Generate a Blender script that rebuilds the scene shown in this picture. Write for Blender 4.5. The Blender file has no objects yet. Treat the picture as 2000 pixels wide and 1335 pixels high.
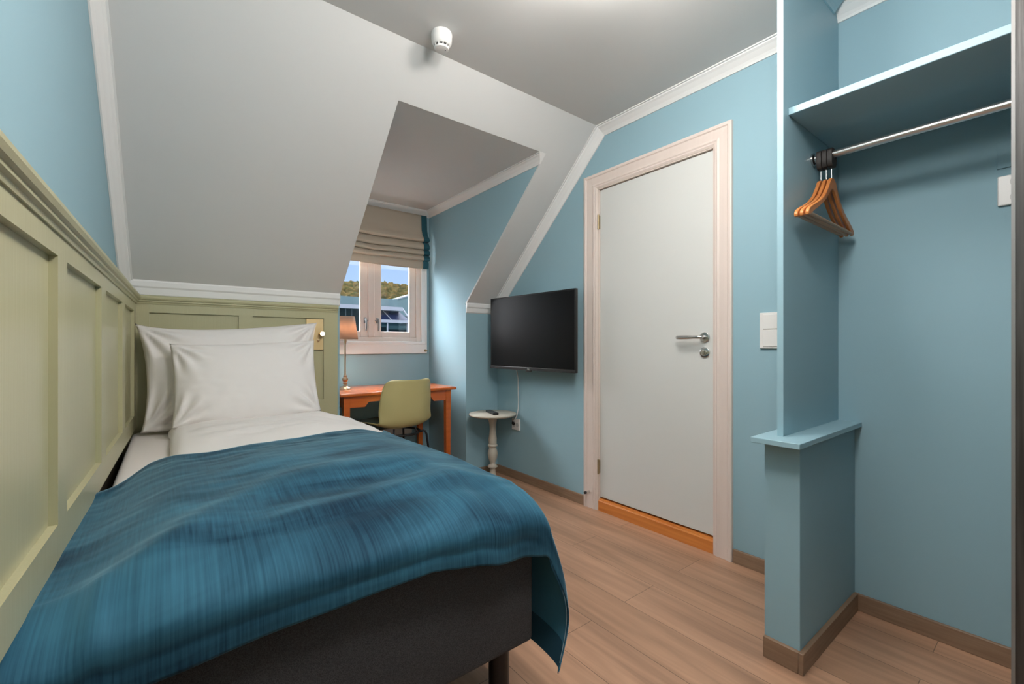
import bpy, bmesh, math, random
from mathutils import Vector, Matrix, noise
random.seed(7)
S = bpy.context.scene
C = S.collection
PI = math.pi

# ---------------------------------------------------------------- camera, world, sun, exposure
cam_d = bpy.data.cameras.new('camera'); cam = bpy.data.objects.new('camera', cam_d); C.objects.link(cam)
cam_d.sensor_width = 36.0; cam_d.lens = 862.1 / 2000 * 36
cam_d.shift_y = (674.77 - 667.5) / 2000
cam_d.clip_start = 0.02; cam_d.clip_end = 2000
cam.location = (0, 0, 1.01); cam.rotation_euler = (PI/2, 0, -0.6626)
S.camera = cam
vs = S.view_settings
S.display_settings.display_device = 'sRGB'
vs.view_transform = 'Standard'; vs.look = 'None'; vs.gamma = 1; vs.use_curve_mapping = False
vs.exposure = 0.2
LAMP_STRENGTH = 50.0
FILL_STRENGTH = 45.0  # for the unseen globe added as fill
S.cycles.max_bounces = 16; S.cycles.diffuse_bounces = 12

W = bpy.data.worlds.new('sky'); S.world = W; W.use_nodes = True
wn = W.node_tree; wn.nodes.clear()
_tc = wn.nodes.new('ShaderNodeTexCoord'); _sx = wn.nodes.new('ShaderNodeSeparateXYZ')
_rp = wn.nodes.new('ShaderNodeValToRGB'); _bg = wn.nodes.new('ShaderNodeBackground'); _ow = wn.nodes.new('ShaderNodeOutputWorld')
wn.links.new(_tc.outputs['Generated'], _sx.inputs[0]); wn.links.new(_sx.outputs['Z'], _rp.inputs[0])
# added sky glow brightens the dormer; left out of the blue patch in view
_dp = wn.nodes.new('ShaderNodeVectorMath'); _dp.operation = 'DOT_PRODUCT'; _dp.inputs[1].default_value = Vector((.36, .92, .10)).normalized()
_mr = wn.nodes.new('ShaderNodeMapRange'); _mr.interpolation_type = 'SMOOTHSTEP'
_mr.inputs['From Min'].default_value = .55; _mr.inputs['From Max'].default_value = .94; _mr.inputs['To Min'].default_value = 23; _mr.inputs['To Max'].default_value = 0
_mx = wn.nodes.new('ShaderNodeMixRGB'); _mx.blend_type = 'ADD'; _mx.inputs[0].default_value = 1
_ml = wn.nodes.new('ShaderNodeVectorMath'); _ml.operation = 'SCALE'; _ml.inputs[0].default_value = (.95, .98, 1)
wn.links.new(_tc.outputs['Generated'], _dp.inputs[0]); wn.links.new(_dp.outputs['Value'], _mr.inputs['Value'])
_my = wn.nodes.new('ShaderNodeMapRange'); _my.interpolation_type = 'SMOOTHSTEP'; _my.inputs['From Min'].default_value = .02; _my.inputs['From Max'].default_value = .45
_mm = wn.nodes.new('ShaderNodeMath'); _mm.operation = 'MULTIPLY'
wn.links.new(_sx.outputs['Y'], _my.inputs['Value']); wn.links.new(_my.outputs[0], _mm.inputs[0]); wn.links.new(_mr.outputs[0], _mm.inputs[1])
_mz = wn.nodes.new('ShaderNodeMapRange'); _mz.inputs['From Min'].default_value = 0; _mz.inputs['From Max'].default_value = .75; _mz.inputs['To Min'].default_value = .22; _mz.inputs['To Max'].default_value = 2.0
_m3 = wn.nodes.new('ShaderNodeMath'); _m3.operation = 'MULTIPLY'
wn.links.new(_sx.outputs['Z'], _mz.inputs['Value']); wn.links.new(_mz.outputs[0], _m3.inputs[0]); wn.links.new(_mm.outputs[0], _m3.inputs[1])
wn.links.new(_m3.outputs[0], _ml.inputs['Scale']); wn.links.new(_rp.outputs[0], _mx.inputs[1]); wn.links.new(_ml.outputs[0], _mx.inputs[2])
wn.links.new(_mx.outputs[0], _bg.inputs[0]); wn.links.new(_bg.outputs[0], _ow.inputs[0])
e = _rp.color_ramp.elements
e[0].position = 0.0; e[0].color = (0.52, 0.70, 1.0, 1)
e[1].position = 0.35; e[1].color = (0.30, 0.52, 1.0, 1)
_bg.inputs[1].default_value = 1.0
sun_d = bpy.data.lights.new('sun', 'SUN'); sun_d.energy = 2.2; sun_d.angle = 0.01; sun_d.color = (1, .95, .86)
sun = bpy.data.objects.new('sun', sun_d); C.objects.link(sun)
sun.rotation_euler = Vector((0.35, 0.75, -0.6)).to_track_quat('-Z', 'Y').to_euler()

# ---------------------------------------------------------------- material helpers
def lin(c):
    return tuple(((v/255)/12.92 if v/255 <= .04045 else ((v/255+.055)/1.055)**2.4) for v in c) + (1,)
def mat(name, col, rough=.5, metal=0, spec=.5, bump=None, var=None, sheen=0, coat=0, emit=None, coords='Object'):
    """col: linear rgb. bump=(scale xyz, strength, distance); var=(scale xyz, colour2, contrast)."""
    m = bpy.data.materials.new(name); m.use_nodes = True
    nt = m.node_tree; b = nt.nodes['Principled BSDF']
    b.inputs['Base Color'].default_value = tuple(col[:3]) + (1,)
    b.inputs['Roughness'].default_value = rough; b.inputs['Metallic'].default_value = metal
    b.inputs['Specular IOR Level'].default_value = spec
    if sheen:
        b.inputs['Sheen Weight'].default_value = sheen; b.inputs['Sheen Roughness'].default_value = .35
    if coat: b.inputs['Coat Weight'].default_value = coat
    if emit:
        b.inputs['Emission Color'].default_value = tuple(emit[0]) + (1,); b.inputs['Emission Strength'].default_value = emit[1]
    def noisen(scale, detail=4):
        tc = nt.nodes.new('ShaderNodeTexCoord'); mp = nt.nodes.new('ShaderNodeMapping')
        mp.inputs['Scale'].default_value = scale
        n = nt.nodes.new('ShaderNodeTexNoise'); n.inputs['Scale'].default_value = 1; n.inputs['Detail'].default_value = detail
        nt.links.new(tc.outputs[coords], mp.inputs[0]); nt.links.new(mp.outputs[0], n.inputs['Vector'])
        return n
    if bump:
        n = noisen(bump[0]); bp = nt.nodes.new('ShaderNodeBump')
        bp.inputs['Strength'].default_value = bump[1]; bp.inputs['Distance'].default_value = bump[2]
        nt.links.new(n.outputs['Fac'], bp.inputs['Height']); nt.links.new(bp.outputs[0], b.inputs['Normal'])
    if var:
        n = noisen(var[0], 6); r = nt.nodes.new('ShaderNodeValToRGB')
        r.color_ramp.elements[0].position = .5 - var[2]; r.color_ramp.elements[1].position = .5 + var[2]
        r.color_ramp.elements[0].color = tuple(col[:3]) + (1,); r.color_ramp.elements[1].color = tuple(var[1][:3]) + (1,)
        nt.links.new(n.outputs['Fac'], r.inputs[0]); nt.links.new(r.outputs[0], b.inputs['Base Color'])
    return m

BLUE = (0.285, 0.44, 0.507)
M = {}
M['blue'] = mat('blue_wall_paint', BLUE, .75, spec=.3, bump=((260, 260, 260), .04, .002))
M['blue_trim'] = mat('blue_trim_paint', (0.295, 0.455, 0.522), .45)
M['ceiling'] = mat('ceiling_paint', (0.63, 0.625, 0.615), .7, bump=((200, 200, 200), .03, .002))
M['white_trim'] = mat('white_trim_paint', (0.78, 0.77, 0.76), .4)
M['green'] = mat('sage_green_paint', (0.435, 0.415, 0.255), .32, bump=((120, 120, 6), .25, .002))
M['dark_gap'] = mat('gap_shadow_brown', (0.10, 0.08, 0.055), .8)  # deep shadow of the bed gap put into the colour
M['casing'] = mat('pink_white_wood', (0.74, 0.63, 0.575), .45, bump=((90, 90, 3), .06, .002), var=((60, 60, 2), (0.71, 0.60, 0.545), .25))
M['door_white'] = mat('door_white_laminate', (0.66, 0.665, 0.645), .45)
M['oak'] = mat('orange_pine', (0.70, 0.26, 0.06), .35, var=((30, 2.5, 40), (0.52, 0.15, 0.03), .2))
M['base_wood'] = mat('baseboard_wood', (0.30, 0.195, 0.125), .5, var=((6, 6, 90), (0.22, 0.135, 0.085), .2))
M['cherry'] = mat('cherry_wood', (0.62, 0.145, 0.024), .25, var=((3, 40, 40), (0.50, 0.105, 0.018), .25), coat=.4)
M['linen_white'] = mat('white_cotton', (0.78, 0.75, 0.735), .85, bump=((400, 400, 400), .06, .001), sheen=.15)
M['sheet_white'] = mat('white_sheet_cotton', (0.76, 0.715, 0.70), .85, bump=((400, 400, 400), .06, .001), sheen=.15)
M['charcoal'] = mat('charcoal_felt', (0.026, 0.026, 0.029), .95, var=((700, 700, 700), (0.074, 0.074, 0.079), .16), bump=((700, 700, 700), .35, .001))
M['black_plastic'] = mat('black_plastic', (0.012, 0.012, 0.013), .35)
M['black_metal'] = mat('black_metal', (0.012, 0.012, 0.014), .4, metal=.3)
M['screen'] = mat('dark_screen', (0.005, 0.005, 0.0055), .32, spec=.16)
M['chrome'] = mat('brushed_chrome', (0.62, 0.60, 0.58), .22, metal=1)
M['steel'] = mat('satin_steel', (0.70, 0.68, 0.67), .3, metal=1)
M['hinge'] = mat('aged_brass', (0.34, 0.26, 0.15), .4, metal=.7)
M['dull_steel'] = mat('dull_steel', (0.30, 0.30, 0.31), .45, metal=.8)
M['brass'] = mat('brass', (0.62, 0.42, 0.19), .35, metal=1)
M['brass_satin'] = mat('satin_brass', (0.66, 0.50, 0.27), .5, metal=.7)
M['bronze'] = mat('antique_bronze', (0.50, 0.36, 0.25), .33, metal=1)
M['white_plastic'] = mat('white_plastic', (0.76, 0.74, 0.72), .35)
M['grey_ring'] = mat('shaded_white_plastic', (0.50, 0.49, 0.48), .4)
M['greige'] = mat('cream_grey_paint', (0.50, 0.45, 0.375), .4)
M['green_shell'] = mat('olive_green_plastic', (0.53, 0.47, 0.215), .45)
M['pad'] = mat('dark_green_felt', (0.055, 0.085, 0.08), .9)
M['hanger'] = mat('varnished_beech', (0.62, 0.23, 0.065), .38, var=((20, 60, 20), (0.50, 0.17, 0.045), .2))
M['hanger_bar'] = mat('plain_beech', (0.42, 0.27, 0.17), .5)
M['dark_wood'] = mat('dark_grained_wood', (0.022, 0.019, 0.017), .45, var=((90, 90, 4), (0.062, 0.056, 0.052), .2), bump=((160, 160, 6), .3, .002))
M['alu'] = mat('aluminium', (0.22, 0.215, 0.21), .5, metal=.3)
M['blind'] = mat('beige_linen', (0.47, 0.395, 0.315), .9, bump=((300, 60, 500), .12, .001))
M['teal'] = mat('teal_velvet', (0.012, 0.085, 0.115), .8, sheen=.3)
M['stain'] = mat('heater_white', (0.62, 0.56, 0.50), .5)
M['black_hole'] = mat('dark_recess', (0.01, 0.01, 0.01), .8)
M['cable'] = mat('white_cable', (0.72, 0.72, 0.70), .5)

def floor_mat():
    m = bpy.data.materials.new('oak_laminate'); m.use_nodes = True; nt = m.node_tree; b = nt.nodes['Principled BSDF']
    N, L = nt.nodes.new, nt.links.new
    tc = N('ShaderNodeTexCoord'); mp = N('ShaderNodeMapping'); mp.inputs['Rotation'].default_value = (0, 0, PI/2)
    L(tc.outputs['Object'], mp.inputs[0])
    br = N('ShaderNodeTexBrick'); br.offset = .37; br.inputs['Scale'].default_value = 1
    br.inputs['Brick Width'].default_value = 1.28; br.inputs['Row Height'].default_value = .19
    br.inputs['Mortar Size'].default_value = .0012; br.inputs['Mortar Smooth'].default_value = .3
    br.inputs['Color1'].default_value = (.56, .325, .21, 1); br.inputs['Color2'].default_value = (.46, .265, .168, 1)
    br.inputs['Mortar'].default_value = (.17, .10, .062, 1); L(mp.outputs[0], br.inputs['Vector'])
    m2 = N('ShaderNodeMapping'); m2.inputs['Scale'].default_value = (26, 1.6, 1); L(tc.outputs['Object'], m2.inputs[0])
    n = N('ShaderNodeTexNoise'); n.inputs['Scale'].default_value = 1; n.inputs['Detail'].default_value = 8; n.inputs['Distortion'].default_value = .8
    L(m2.outputs[0], n.inputs['Vector'])
    r = N('ShaderNodeValToRGB'); r.color_ramp.elements[0].position = .3; r.color_ramp.elements[1].position = .7
    r.color_ramp.elements[0].color = (.66, .64, .62, 1); r.color_ramp.elements[1].color = (1.12, 1.1, 1.08, 1)
    L(n.outputs['Fac'], r.inputs[0])
    m3 = N('ShaderNodeMapping'); m3.inputs['Scale'].default_value = (7, 1.1, 1); L(tc.outputs['Object'], m3.inputs[0])
    n2 = N('ShaderNodeTexNoise'); n2.inputs['Scale'].default_value = 1; n2.inputs['Detail'].default_value = 3; L(m3.outputs[0], n2.inputs['Vector'])
    r2 = N('ShaderNodeValToRGB'); r2.color_ramp.elements[0].position = .3; r2.color_ramp.elements[1].position = .62
    r2.color_ramp.elements[0].color = (.58, .56, .55, 1); r2.color_ramp.elements[1].color = (1, 1, 1, 1); L(n2.outputs['Fac'], r2.inputs[0])
    x1 = N('ShaderNodeMixRGB'); x1.blend_type = 'MULTIPLY'; x1.inputs[0].default_value = .75
    x2 = N('ShaderNodeMixRGB'); x2.blend_type = 'MULTIPLY'; x2.inputs[0].default_value = .7
    L(br.outputs['Color'], x1.inputs[1]); L(r.outputs[0], x1.inputs[2]); L(x1.outputs[0], x2.inputs[1]); L(r2.outputs[0], x2.inputs[2])
    L(x2.outputs[0], b.inputs['Base Color']); b.inputs['Roughness'].default_value = .42
    bp = N('ShaderNodeBump'); bp.inputs['Strength'].default_value = .12; bp.inputs['Distance'].default_value = .002
    L(n.outputs['Fac'], bp.inputs['Height']); L(bp.outputs[0], b.inputs['Normal'])
    return m
M['floor'] = floor_mat()

def velvet_mat():
    m = bpy.data.materials.new('blue_velvet'); m.use_nodes = True; nt = m.node_tree; b = nt.nodes['Principled BSDF']
    N, L = nt.nodes.new, nt.links.new
    tc = N('ShaderNodeTexCoord')
    def nz(scale, detail, dist=0):
        mp = N('ShaderNodeMapping'); mp.inputs['Scale'].default_value = scale; L(tc.outputs['UV'], mp.inputs[0])
        n = N('ShaderNodeTexNoise'); n.inputs['Scale'].default_value = 1; n.inputs['Detail'].default_value = detail
        n.inputs['Distortion'].default_value = dist; L(mp.outputs[0], n.inputs['Vector']); return n
    rib = nz((250, 6, 1), 2); nap = nz((3.2, 6.5, 1), 4, .6); streak = nz((190, 4, 1), 3)
    ad = N('ShaderNodeMath'); ad.operation = 'MULTIPLY_ADD'; ad.inputs[1].default_value = .34; L(rib.outputs['Fac'], ad.inputs[0]); 
    a2 = N('ShaderNodeMath'); a2.operation = 'MULTIPLY_ADD'; a2.inputs[1].default_value = .30; L(streak.outputs['Fac'], a2.inputs[0])
    sc = N('ShaderNodeMath'); sc.operation = 'MULTIPLY'; sc.inputs[1].default_value = 1.0; L(nap.outputs['Fac'], sc.inputs[0])
    L(sc.outputs[0], a2.inputs[2]); L(a2.outputs[0], ad.inputs[2])
    hf = N('ShaderNodeMath'); hf.operation = 'MULTIPLY'; hf.inputs[1].default_value = .61; L(ad.outputs[0], hf.inputs[0])
    r = N('ShaderNodeValToRGB'); r.color_ramp.elements[0].position = .36; r.color_ramp.elements[1].position = .64
    r.color_ramp.elements[0].color = (.0014, .020, .045, 1); r.color_ramp.elements[1].color = (.036, .140, .215, 1)
    L(hf.outputs[0], r.inputs[0]); L(r.outputs[0], b.inputs['Base Color'])
    b.inputs['Roughness'].default_value = .75; b.inputs['Specular IOR Level'].default_value = .2
    b.inputs['Sheen Weight'].default_value = .8; b.inputs['Sheen Roughness'].default_value = .32
    b.inputs['Sheen Tint'].default_value = (.50, .78, .95, 1)
    bp = N('ShaderNodeBump'); bp.inputs['Strength'].default_value = .25; bp.inputs['Distance'].default_value = .001
    L(rib.outputs['Fac'], bp.inputs['Height']); L(bp.outputs[0], b.inputs['Normal'])
    return m
M['velvet'] = velvet_mat()
M['velvet_back'] = mat('blue_velvet_backing', (0.040, 0.175, 0.285), .85)
M['hem_stitch'] = mat('pale_stitching', (0.35, 0.5, 0.58), .8)

def glass_mat():
    m = bpy.data.materials.new('window_glass'); m.use_nodes = True; nt = m.node_tree; nt.nodes.clear()
    t = nt.nodes.new('ShaderNodeBsdfTransparent'); g = nt.nodes.new('ShaderNodeBsdfGlossy'); x = nt.nodes.new('ShaderNodeMixShader'); o = nt.nodes.new('ShaderNodeOutputMaterial')
    g.inputs['Roughness'].default_value = .02; x.inputs[0].default_value = .05
    nt.links.new(t.outputs[0], x.inputs[1]); nt.links.new(g.outputs[0], x.inputs[2]); nt.links.new(x.outputs[0], o.inputs[0])
    return m
M['glass'] = glass_mat()
def shade_mat():
    m = bpy.data.materials.new('lampshade_linen'); m.use_nodes = True; nt = m.node_tree; nt.nodes.clear()
    d = nt.nodes.new('ShaderNodeBsdfDiffuse'); t = nt.nodes.new('ShaderNodeBsdfTranslucent'); x = nt.nodes.new('ShaderNodeMixShader'); o = nt.nodes.new('ShaderNodeOutputMaterial')
    d.inputs[0].default_value = (.52, .43, .36, 1); t.inputs[0].default_value = (.30, .195, .135, 1); x.inputs[0].default_value = .5
    nt.links.new(d.outputs[0], x.inputs[1]); nt.links.new(t.outputs[0], x.inputs[2]); nt.links.new(x.outputs[0], o.inputs[0])
    return m
M['shade'] = shade_mat()
def emission(name, col, s):
    m = bpy.data.materials.new(name); m.use_nodes = True; nt = m.node_tree; nt.nodes.clear()
    e = nt.nodes.new('ShaderNodeEmission'); o = nt.nodes.new('ShaderNodeOutputMaterial')
    e.inputs[0].default_value = tuple(col) + (1,); e.inputs[1].default_value = s; nt.links.new(e.outputs[0], o.inputs[0]); return m
M['dome_lit'] = emission('lit_ceiling_dome', (1, .955, .90), LAMP_STRENGTH)
M['dome_fill'] = emission('added_fill_globe', (1, .96, .915), FILL_STRENGTH)
M['bulb'] = emission('warm_bulb', (1, .87, .72), 135.0)
M['led'] = emission('warm_reading_bulb', (1, .78, .48), 30.0)

# ---------------------------------------------------------------- mesh helpers
class MB:
    def __init__(s): s.bm = bmesh.new(); s.uv = None
    def box(s, x0, x1, y0, y1, z0, z1, bevel=0, seg=2):
        vs_ = [s.bm.verts.new(p) for p in ((x0,y0,z0),(x1,y0,z0),(x1,y1,z0),(x0,y1,z0),(x0,y0,z1),(x1,y0,z1),(x1,y1,z1),(x0,y1,z1))]
        fs = [s.bm.faces.new([vs_[i] for i in f]) for f in ((3,2,1,0),(4,5,6,7),(0,1,5,4),(1,2,6,5),(2,3,7,6),(3,0,4,7))]
        if bevel:
            ed = list({e for f in fs for e in f.edges})
            bmesh.ops.bevel(s.bm, geom=ed, offset=bevel, segments=seg, affect='EDGES', profile=.5)
        return s
    def prism(s, ring0, ring1):
        a = [s.bm.verts.new(p) for p in ring0]; b = [s.bm.verts.new(p) for p in ring1]; n = len(a)
        s.bm.faces.new(list(reversed(a))); s.bm.faces.new(b)
        for i in range(n): s.bm.faces.new((a[i], a[(i+1)%n], b[(i+1)%n], b[i]))
        return s
    def ext(s, poly, axis, c0, c1):
        """poly of 2-D points extruded along axis ('X': (y,z); 'Y': (x,z); 'Z': (x,y))"""
        f = {'X': lambda p, c: (c, p[0], p[1]), 'Y': lambda p, c: (p[0], c, p[1]), 'Z': lambda p, c: (p[0], p[1], c)}[axis]
        return s.prism([f(p, c0) for p in poly], [f(p, c1) for p in poly])
    def tube(s, pts, r, n=10, cap=True):
        pts = [Vector(p) for p in pts]; rs = r if isinstance(r, (list, tuple)) else [r]*len(pts)
        rings = []; up = None
        for i, p in enumerate(pts):
            t = (pts[min(i+1, len(pts)-1)] - pts[max(i-1, 0)]).normalized()
            if up is None: up = Vector((0,0,1)) if abs(t.z) < .9 else Vector((1,0,0))
            a = t.cross(up).normalized(); b = a.cross(t).normalized(); up = b
            rings.append([s.bm.verts.new(p + a*math.cos(2*PI*k/n)*rs[i] + b*math.sin(2*PI*k/n)*rs[i]) for k in range(n)])
        for q in range(len(rings)-1):
            for k in range(n): s.bm.faces.new((rings[q][k], rings[q][(k+1)%n], rings[q+1][(k+1)%n], rings[q+1][k]))
        if cap: s.bm.faces.new(list(reversed(rings[0]))); s.bm.faces.new(rings[-1])
        return s
    def lathe(s, prof, cx=0, cy=0, n=40, axis='Z', cap=True):
        """prof: list of (r, h)"""
        def P(r, h, a):
            u, v = r*math.cos(a), r*math.sin(a)
            return {'Z': (cx+u, cy+v, h), 'X': (h, cx+u, cy+v), 'Y': (cx+u, h, cy+v)}[axis]
        rings = []
        for r, h in prof:
            rings.append([s.bm.verts.new(P(max(r, 1e-4), h, 2*PI*k/n)) for k in range(n)])
        for q in range(len(rings)-1):
            for k in range(n): s.bm.faces.new((rings[q][k], rings[q][(k+1)%n], rings[q+1][(k+1)%n], rings[q+1][k]))
        if cap: s.bm.faces.new(rings[0]); s.bm.faces.new(rings[-1])
        return s
    def grid(s, f, nu, nv, uvf=None, closed_u=False):
        g = [[s.bm.verts.new(f(i/(nu-1), j/(nv-1))) for j in range(nv)] for i in range(nu)]
        fs = []
        for i in range(nu-1):
            for j in range(nv-1):
                fs.append((s.bm.faces.new((g[i][j], g[i+1][j], g[i+1][j+1], g[i][j+1])), i, j))
        if uvf:
            lay = s.bm.loops.layers.uv.new('UVMap')
            for fc, i, j in fs:
                for lp, (a, b) in zip(fc.loops, ((i,j),(i+1,j),(i+1,j+1),(i,j+1))): lp[lay].uv = uvf(a/(nu-1), b/(nv-1))
        return s

ORG = {}
def empty(name, loc, rot=0):
    o = bpy.data.objects.new(name, None); o.location = loc; o.rotation_euler = (0, 0, rot); C.objects.link(o)
    o.empty_display_size = .05; ORG[o.name] = Vector(loc) if not rot else Vector((0,0,0)); return o
def obj(name, mb, m, parent=None, smooth=None, bevel=0, local=False, seg=2, recalc=True):
    """link the collected shapes as ONE mesh object; coordinates are world ones unless local"""
    bm = mb.bm
    if recalc: bmesh.ops.recalc_face_normals(bm, faces=bm.faces)
    if parent is not None:
        org = ORG[parent.name]
    else:
        co = [v.co for v in bm.verts]
        org = Vector(((min(c.x for c in co)+max(c.x for c in co))/2, (min(c.y for c in co)+max(c.y for c in co))/2, min(c.z for c in co)))
    if not local:
        bmesh.ops.translate(bm, verts=bm.verts, vec=-org)
    me = bpy.data.meshes.new(name); bm.to_mesh(me); bm.free()
    if smooth is not None:
        for p in me.polygons: p.use_smooth = True
        if smooth and smooth < 3: me.set_sharp_from_angle(angle=smooth)
    for mm in (m if isinstance(m, (list, tuple)) else [m]): me.materials.append(mm)
    o = bpy.data.objects.new(name, me); C.objects.link(o)
    if parent is not None: o.parent = parent
    elif not local: o.location = org
    ORG[o.name] = org
    if bevel:
        md = o.modifiers.new('bevel', 'BEVEL'); md.width = bevel; md.segments = seg; md.limit_method = 'ANGLE'; md.angle_limit = .6
        for p in me.polygons: p.use_smooth = True
        me.set_sharp_from_angle(angle=.7)
    return o
def tag(o, label, cat, group=None, kind=None):
    o['label'] = label; o['category'] = cat
    if group: o['group'] = group
    if kind: o['kind'] = kind
    return o
def struct(name, mb, m, label, cat, **k):
    return tag(obj(name, mb, m, **k), label, cat, kind='structure')
def dup(root, loc, label):
    r = root.copy(); C.objects.link(r); r.location = loc; r['label'] = label
    for ch in list(root.children):
        c = ch.copy(); C.objects.link(c); c.parent = r
        for g in ch.children:
            d = g.copy(); C.objects.link(d); d.parent = c
    return r

# ---------------------------------------------------------------- room data
YK, YW, XR = 2.870, 3.472, 2.0906       # knee wall, window wall, right wall
ZC, YC, ZS = 2.3355, 1.784, 1.325       # flat ceiling, slope/ceiling line, slope foot
DX0, DX1, DZ = 0.857, 1.794, 2.165      # dormer sides and ceiling
LA = -0.0225                            # the left wall leans off square by this angle
LORG = (-0.183, YK, 0)                  # its far corner
YB = -1.45                              # wall behind the camera
def XL(y): return -0.183 - 0.0225*(YK - y)
SM = (ZC - ZS)/(YK - YC)
def zslope(y): return ZS + (YK - y)*SM

# ---------------------------------------------------------------- structure
struct('floor', MB().box(-.6, 2.3, YB-.1, 3.75, -.08, 0), M['floor'], 'brown oak laminate floor running under bed and closet', 'floor')
struct('ceiling', MB().box(-.6, 2.3, YB-.1, YC+.0, ZC, ZC+.1), M['ceiling'], 'flat pale grey ceiling above the door side', 'ceiling')
def slope_piece(mb, x0, x1, y0, y1):
    n = Vector((0, SM, 1)).normalized()*.012
    q = [Vector((x0, y0, zslope(y0))), Vector((x1, y0, zslope(y0))), Vector((x1, y1, zslope(y1))), Vector((x0, y1, zslope(y1)))]
    mb.prism(q, [p + n for p in q])
yd = YK - (DZ - ZS)/SM
mb = MB(); slope_piece(mb, -.5, DX0, YC, YK); slope_piece(mb, DX1, 2.25, YC, YK); slope_piece(mb, DX0, DX1, YC, yd)
struct('ceiling_slope', mb, M['ceiling'], 'sloping attic ceiling cut open for the window dormer', 'ceiling')
struct('ceiling_dormer', MB().box(DX0, DX1, yd+.002, 3.62, DZ, DZ+.1), M['ceiling'], 'small flat white ceiling inside the window dormer', 'ceiling')
struct('wall_left', MB().box(-.12, 0, -4.4, .15, 0, 2.5), M['blue'], 'blue wall above the green panelling beside the bed', 'wall', local=True)
wl = bpy.data.objects['wall_left']; wl.location = LORG; wl.rotation_euler = (0, 0, LA)
struct('wall_far', MB().box(-.4, DX0, YK, YK+.1, 0, ZS), M['blue'], 'low blue wall behind the bed head, mostly panelled green', 'wall')
struct('wall_far_right', MB().box(DX1, 2.25, YK, YK+.1, 0, ZS), M['blue'], 'narrow low blue wall behind the little round table', 'wall')
oy = .012*SM/math.sqrt(1+SM*SM) + .012/math.sqrt(1+SM*SM)/SM
pol = [(YK+.1, 0), (3.6, 0), (3.6, DZ+.1), (yd+oy-.1/SM, DZ+.1), (YK+oy, ZS), (YK+.1, ZS)]
struct('wall_dormer_right', MB().ext(pol, 'X', DX1, DX1+.1), M['blue'], 'bright blue side wall right of the window', 'wall')
struct('wall_dormer_left', MB().ext(pol, 'X', DX0-.1, DX0), M['blue'], 'blue side wall left of the window, behind the headboard wall', 'wall')
WX0, WX1, WZ0, WZ1 = .905, 1.712, 1.045, 2.065
mb = MB()
mb.box(DX0-.1, DX1+.1, YW, YW+.13, 0, WZ0); mb.box(DX0-.1, DX1+.1, YW, YW+.13, WZ1, DZ)
mb.box(DX0-.1, WX0, YW, YW+.13, WZ0, WZ1); mb.box(WX1, DX1+.1, YW, YW+.13, WZ0, WZ1)
struct('wall_window', mb, M['blue'], 'blue window wall behind the desk', 'wall')
DY0, DY1, DTOP = 1.085, 1.815, 1.972
mb = MB()
mb.box(XR, XR+.12, YB-.1, DY0, 0, ZC+.1); mb.box(XR, XR+.12, DY1, 3.0, 0, ZC+.1); mb.box(XR, XR+.12, DY0, DY1, DTOP, ZC+.1)
mb.box(XR+.09, XR+.12, DY0, DY1, 0, DTOP)
struct('wall_right', mb, M['blue'], 'blue wall carrying the white door and the television', 'wall')
struct('wall_behind', MB().box(-.6, 2.3, YB-.1, YB, 0, ZC+.1), M['blue'], 'blue wall behind the viewpoint', 'wall')
# half wall and closet
HX, HY0, HY1 = 1.543, .529, .631
hw = struct('wall_closet', MB().box(HX, XR, HY0, HY1, 0, .70), M['blue'], 'low blue half wall at the left side of the open closet', 'wall')
obj('cap_board', MB().box(1.478, XR, .507, .648, .70, .718), M['blue_trim'], hw, bevel=.002)
ptn = struct('wall_partition', MB().box(1.56, XR, .582, .60, .718, ZC), M['blue_trim'], 'thin blue upright board standing on the half wall', 'wall')
struct('wall_closet_side', MB().box(1.56, XR, -.99, -.95, 0, ZC), M['blue'], 'blue end wall of the closet behind the sliding door', 'wall')

# crown mouldings
PROF = [(0,0),(.054,0),(.054,.007),(.046,.011),(.036,.018),(.018,.036),(.011,.046),(.006,.048),(.006,.056),(0,.056)]
def crown(mb, p0, p1, da0, db0, da1=None, db1=None, prof=PROF, s=1):
    da1 = da1 or da0; db1 = db1 or db0
    f = lambda p, da, db: [Vector(p) + Vector(da)*a*s + Vector(db)*b*s for a, b in prof]
    mb.prism(f(p0, da0, db0), f(p1, da1, db1))
dS = Vector((0, YC-YK, ZC-ZS)).normalized()         # up the slope
nS = Vector((0, -dS.z, dS.y))                       # off the slope into the room
nS = nS if nS.z < 0 else -nS
my = (1 + nS.z)/nS.y; mit = Vector((0, my, -1))     # mitre where slope meets the flat ceiling
mb = MB()
crown(mb, (XR, .60, ZC), (XR, YC, ZC), (0,0,-1), (-1,0,0), tuple(mit), (-1,0,0))
crown(mb, (XR, YC, ZC), (XR, YK-.035, zslope(YK-.035)), tuple(mit), (-1,0,0), tuple(nS), (-1,0,0))
struct('trim_1', mb, M['white_trim'], 'white moulding along the top of the door wall, bending down the slope', 'moulding')
PROFK = [(0,0),(.066,0),(.066,.010),(.036,.013),(.033,.021),(.010,.023),(.006,.019),(0,.019)]
mb = MB(); crown(mb, (XL(YK)-.02, YK, ZS), (DX0, YK, ZS), (0,0,-1), tuple(dS), prof=PROFK)
struct('trim_2', mb, M['white_trim'], 'white moulding under the slope above the bed head', 'moulding')
mb = MB(); crown(mb, (DX1, YK, ZS), (XR, YK, ZS), (0,0,-1), tuple(dS), prof=PROFK)
struct('trim_3', mb, M['white_trim'], 'short white moulding behind the television corner', 'moulding')
mb = MB()
crown(mb, (XL(YC), YC, ZC), (XL(YK), YK, ZS), tuple(mit), (1,0,0), tuple(nS), (1,0,0), s=.85)
crown(mb, (XL(YB), YB, ZC), (XL(YC), YC, ZC), (0,0,-1), (1,0,0), tuple(mit), (1,0,0), s=.85)
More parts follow.
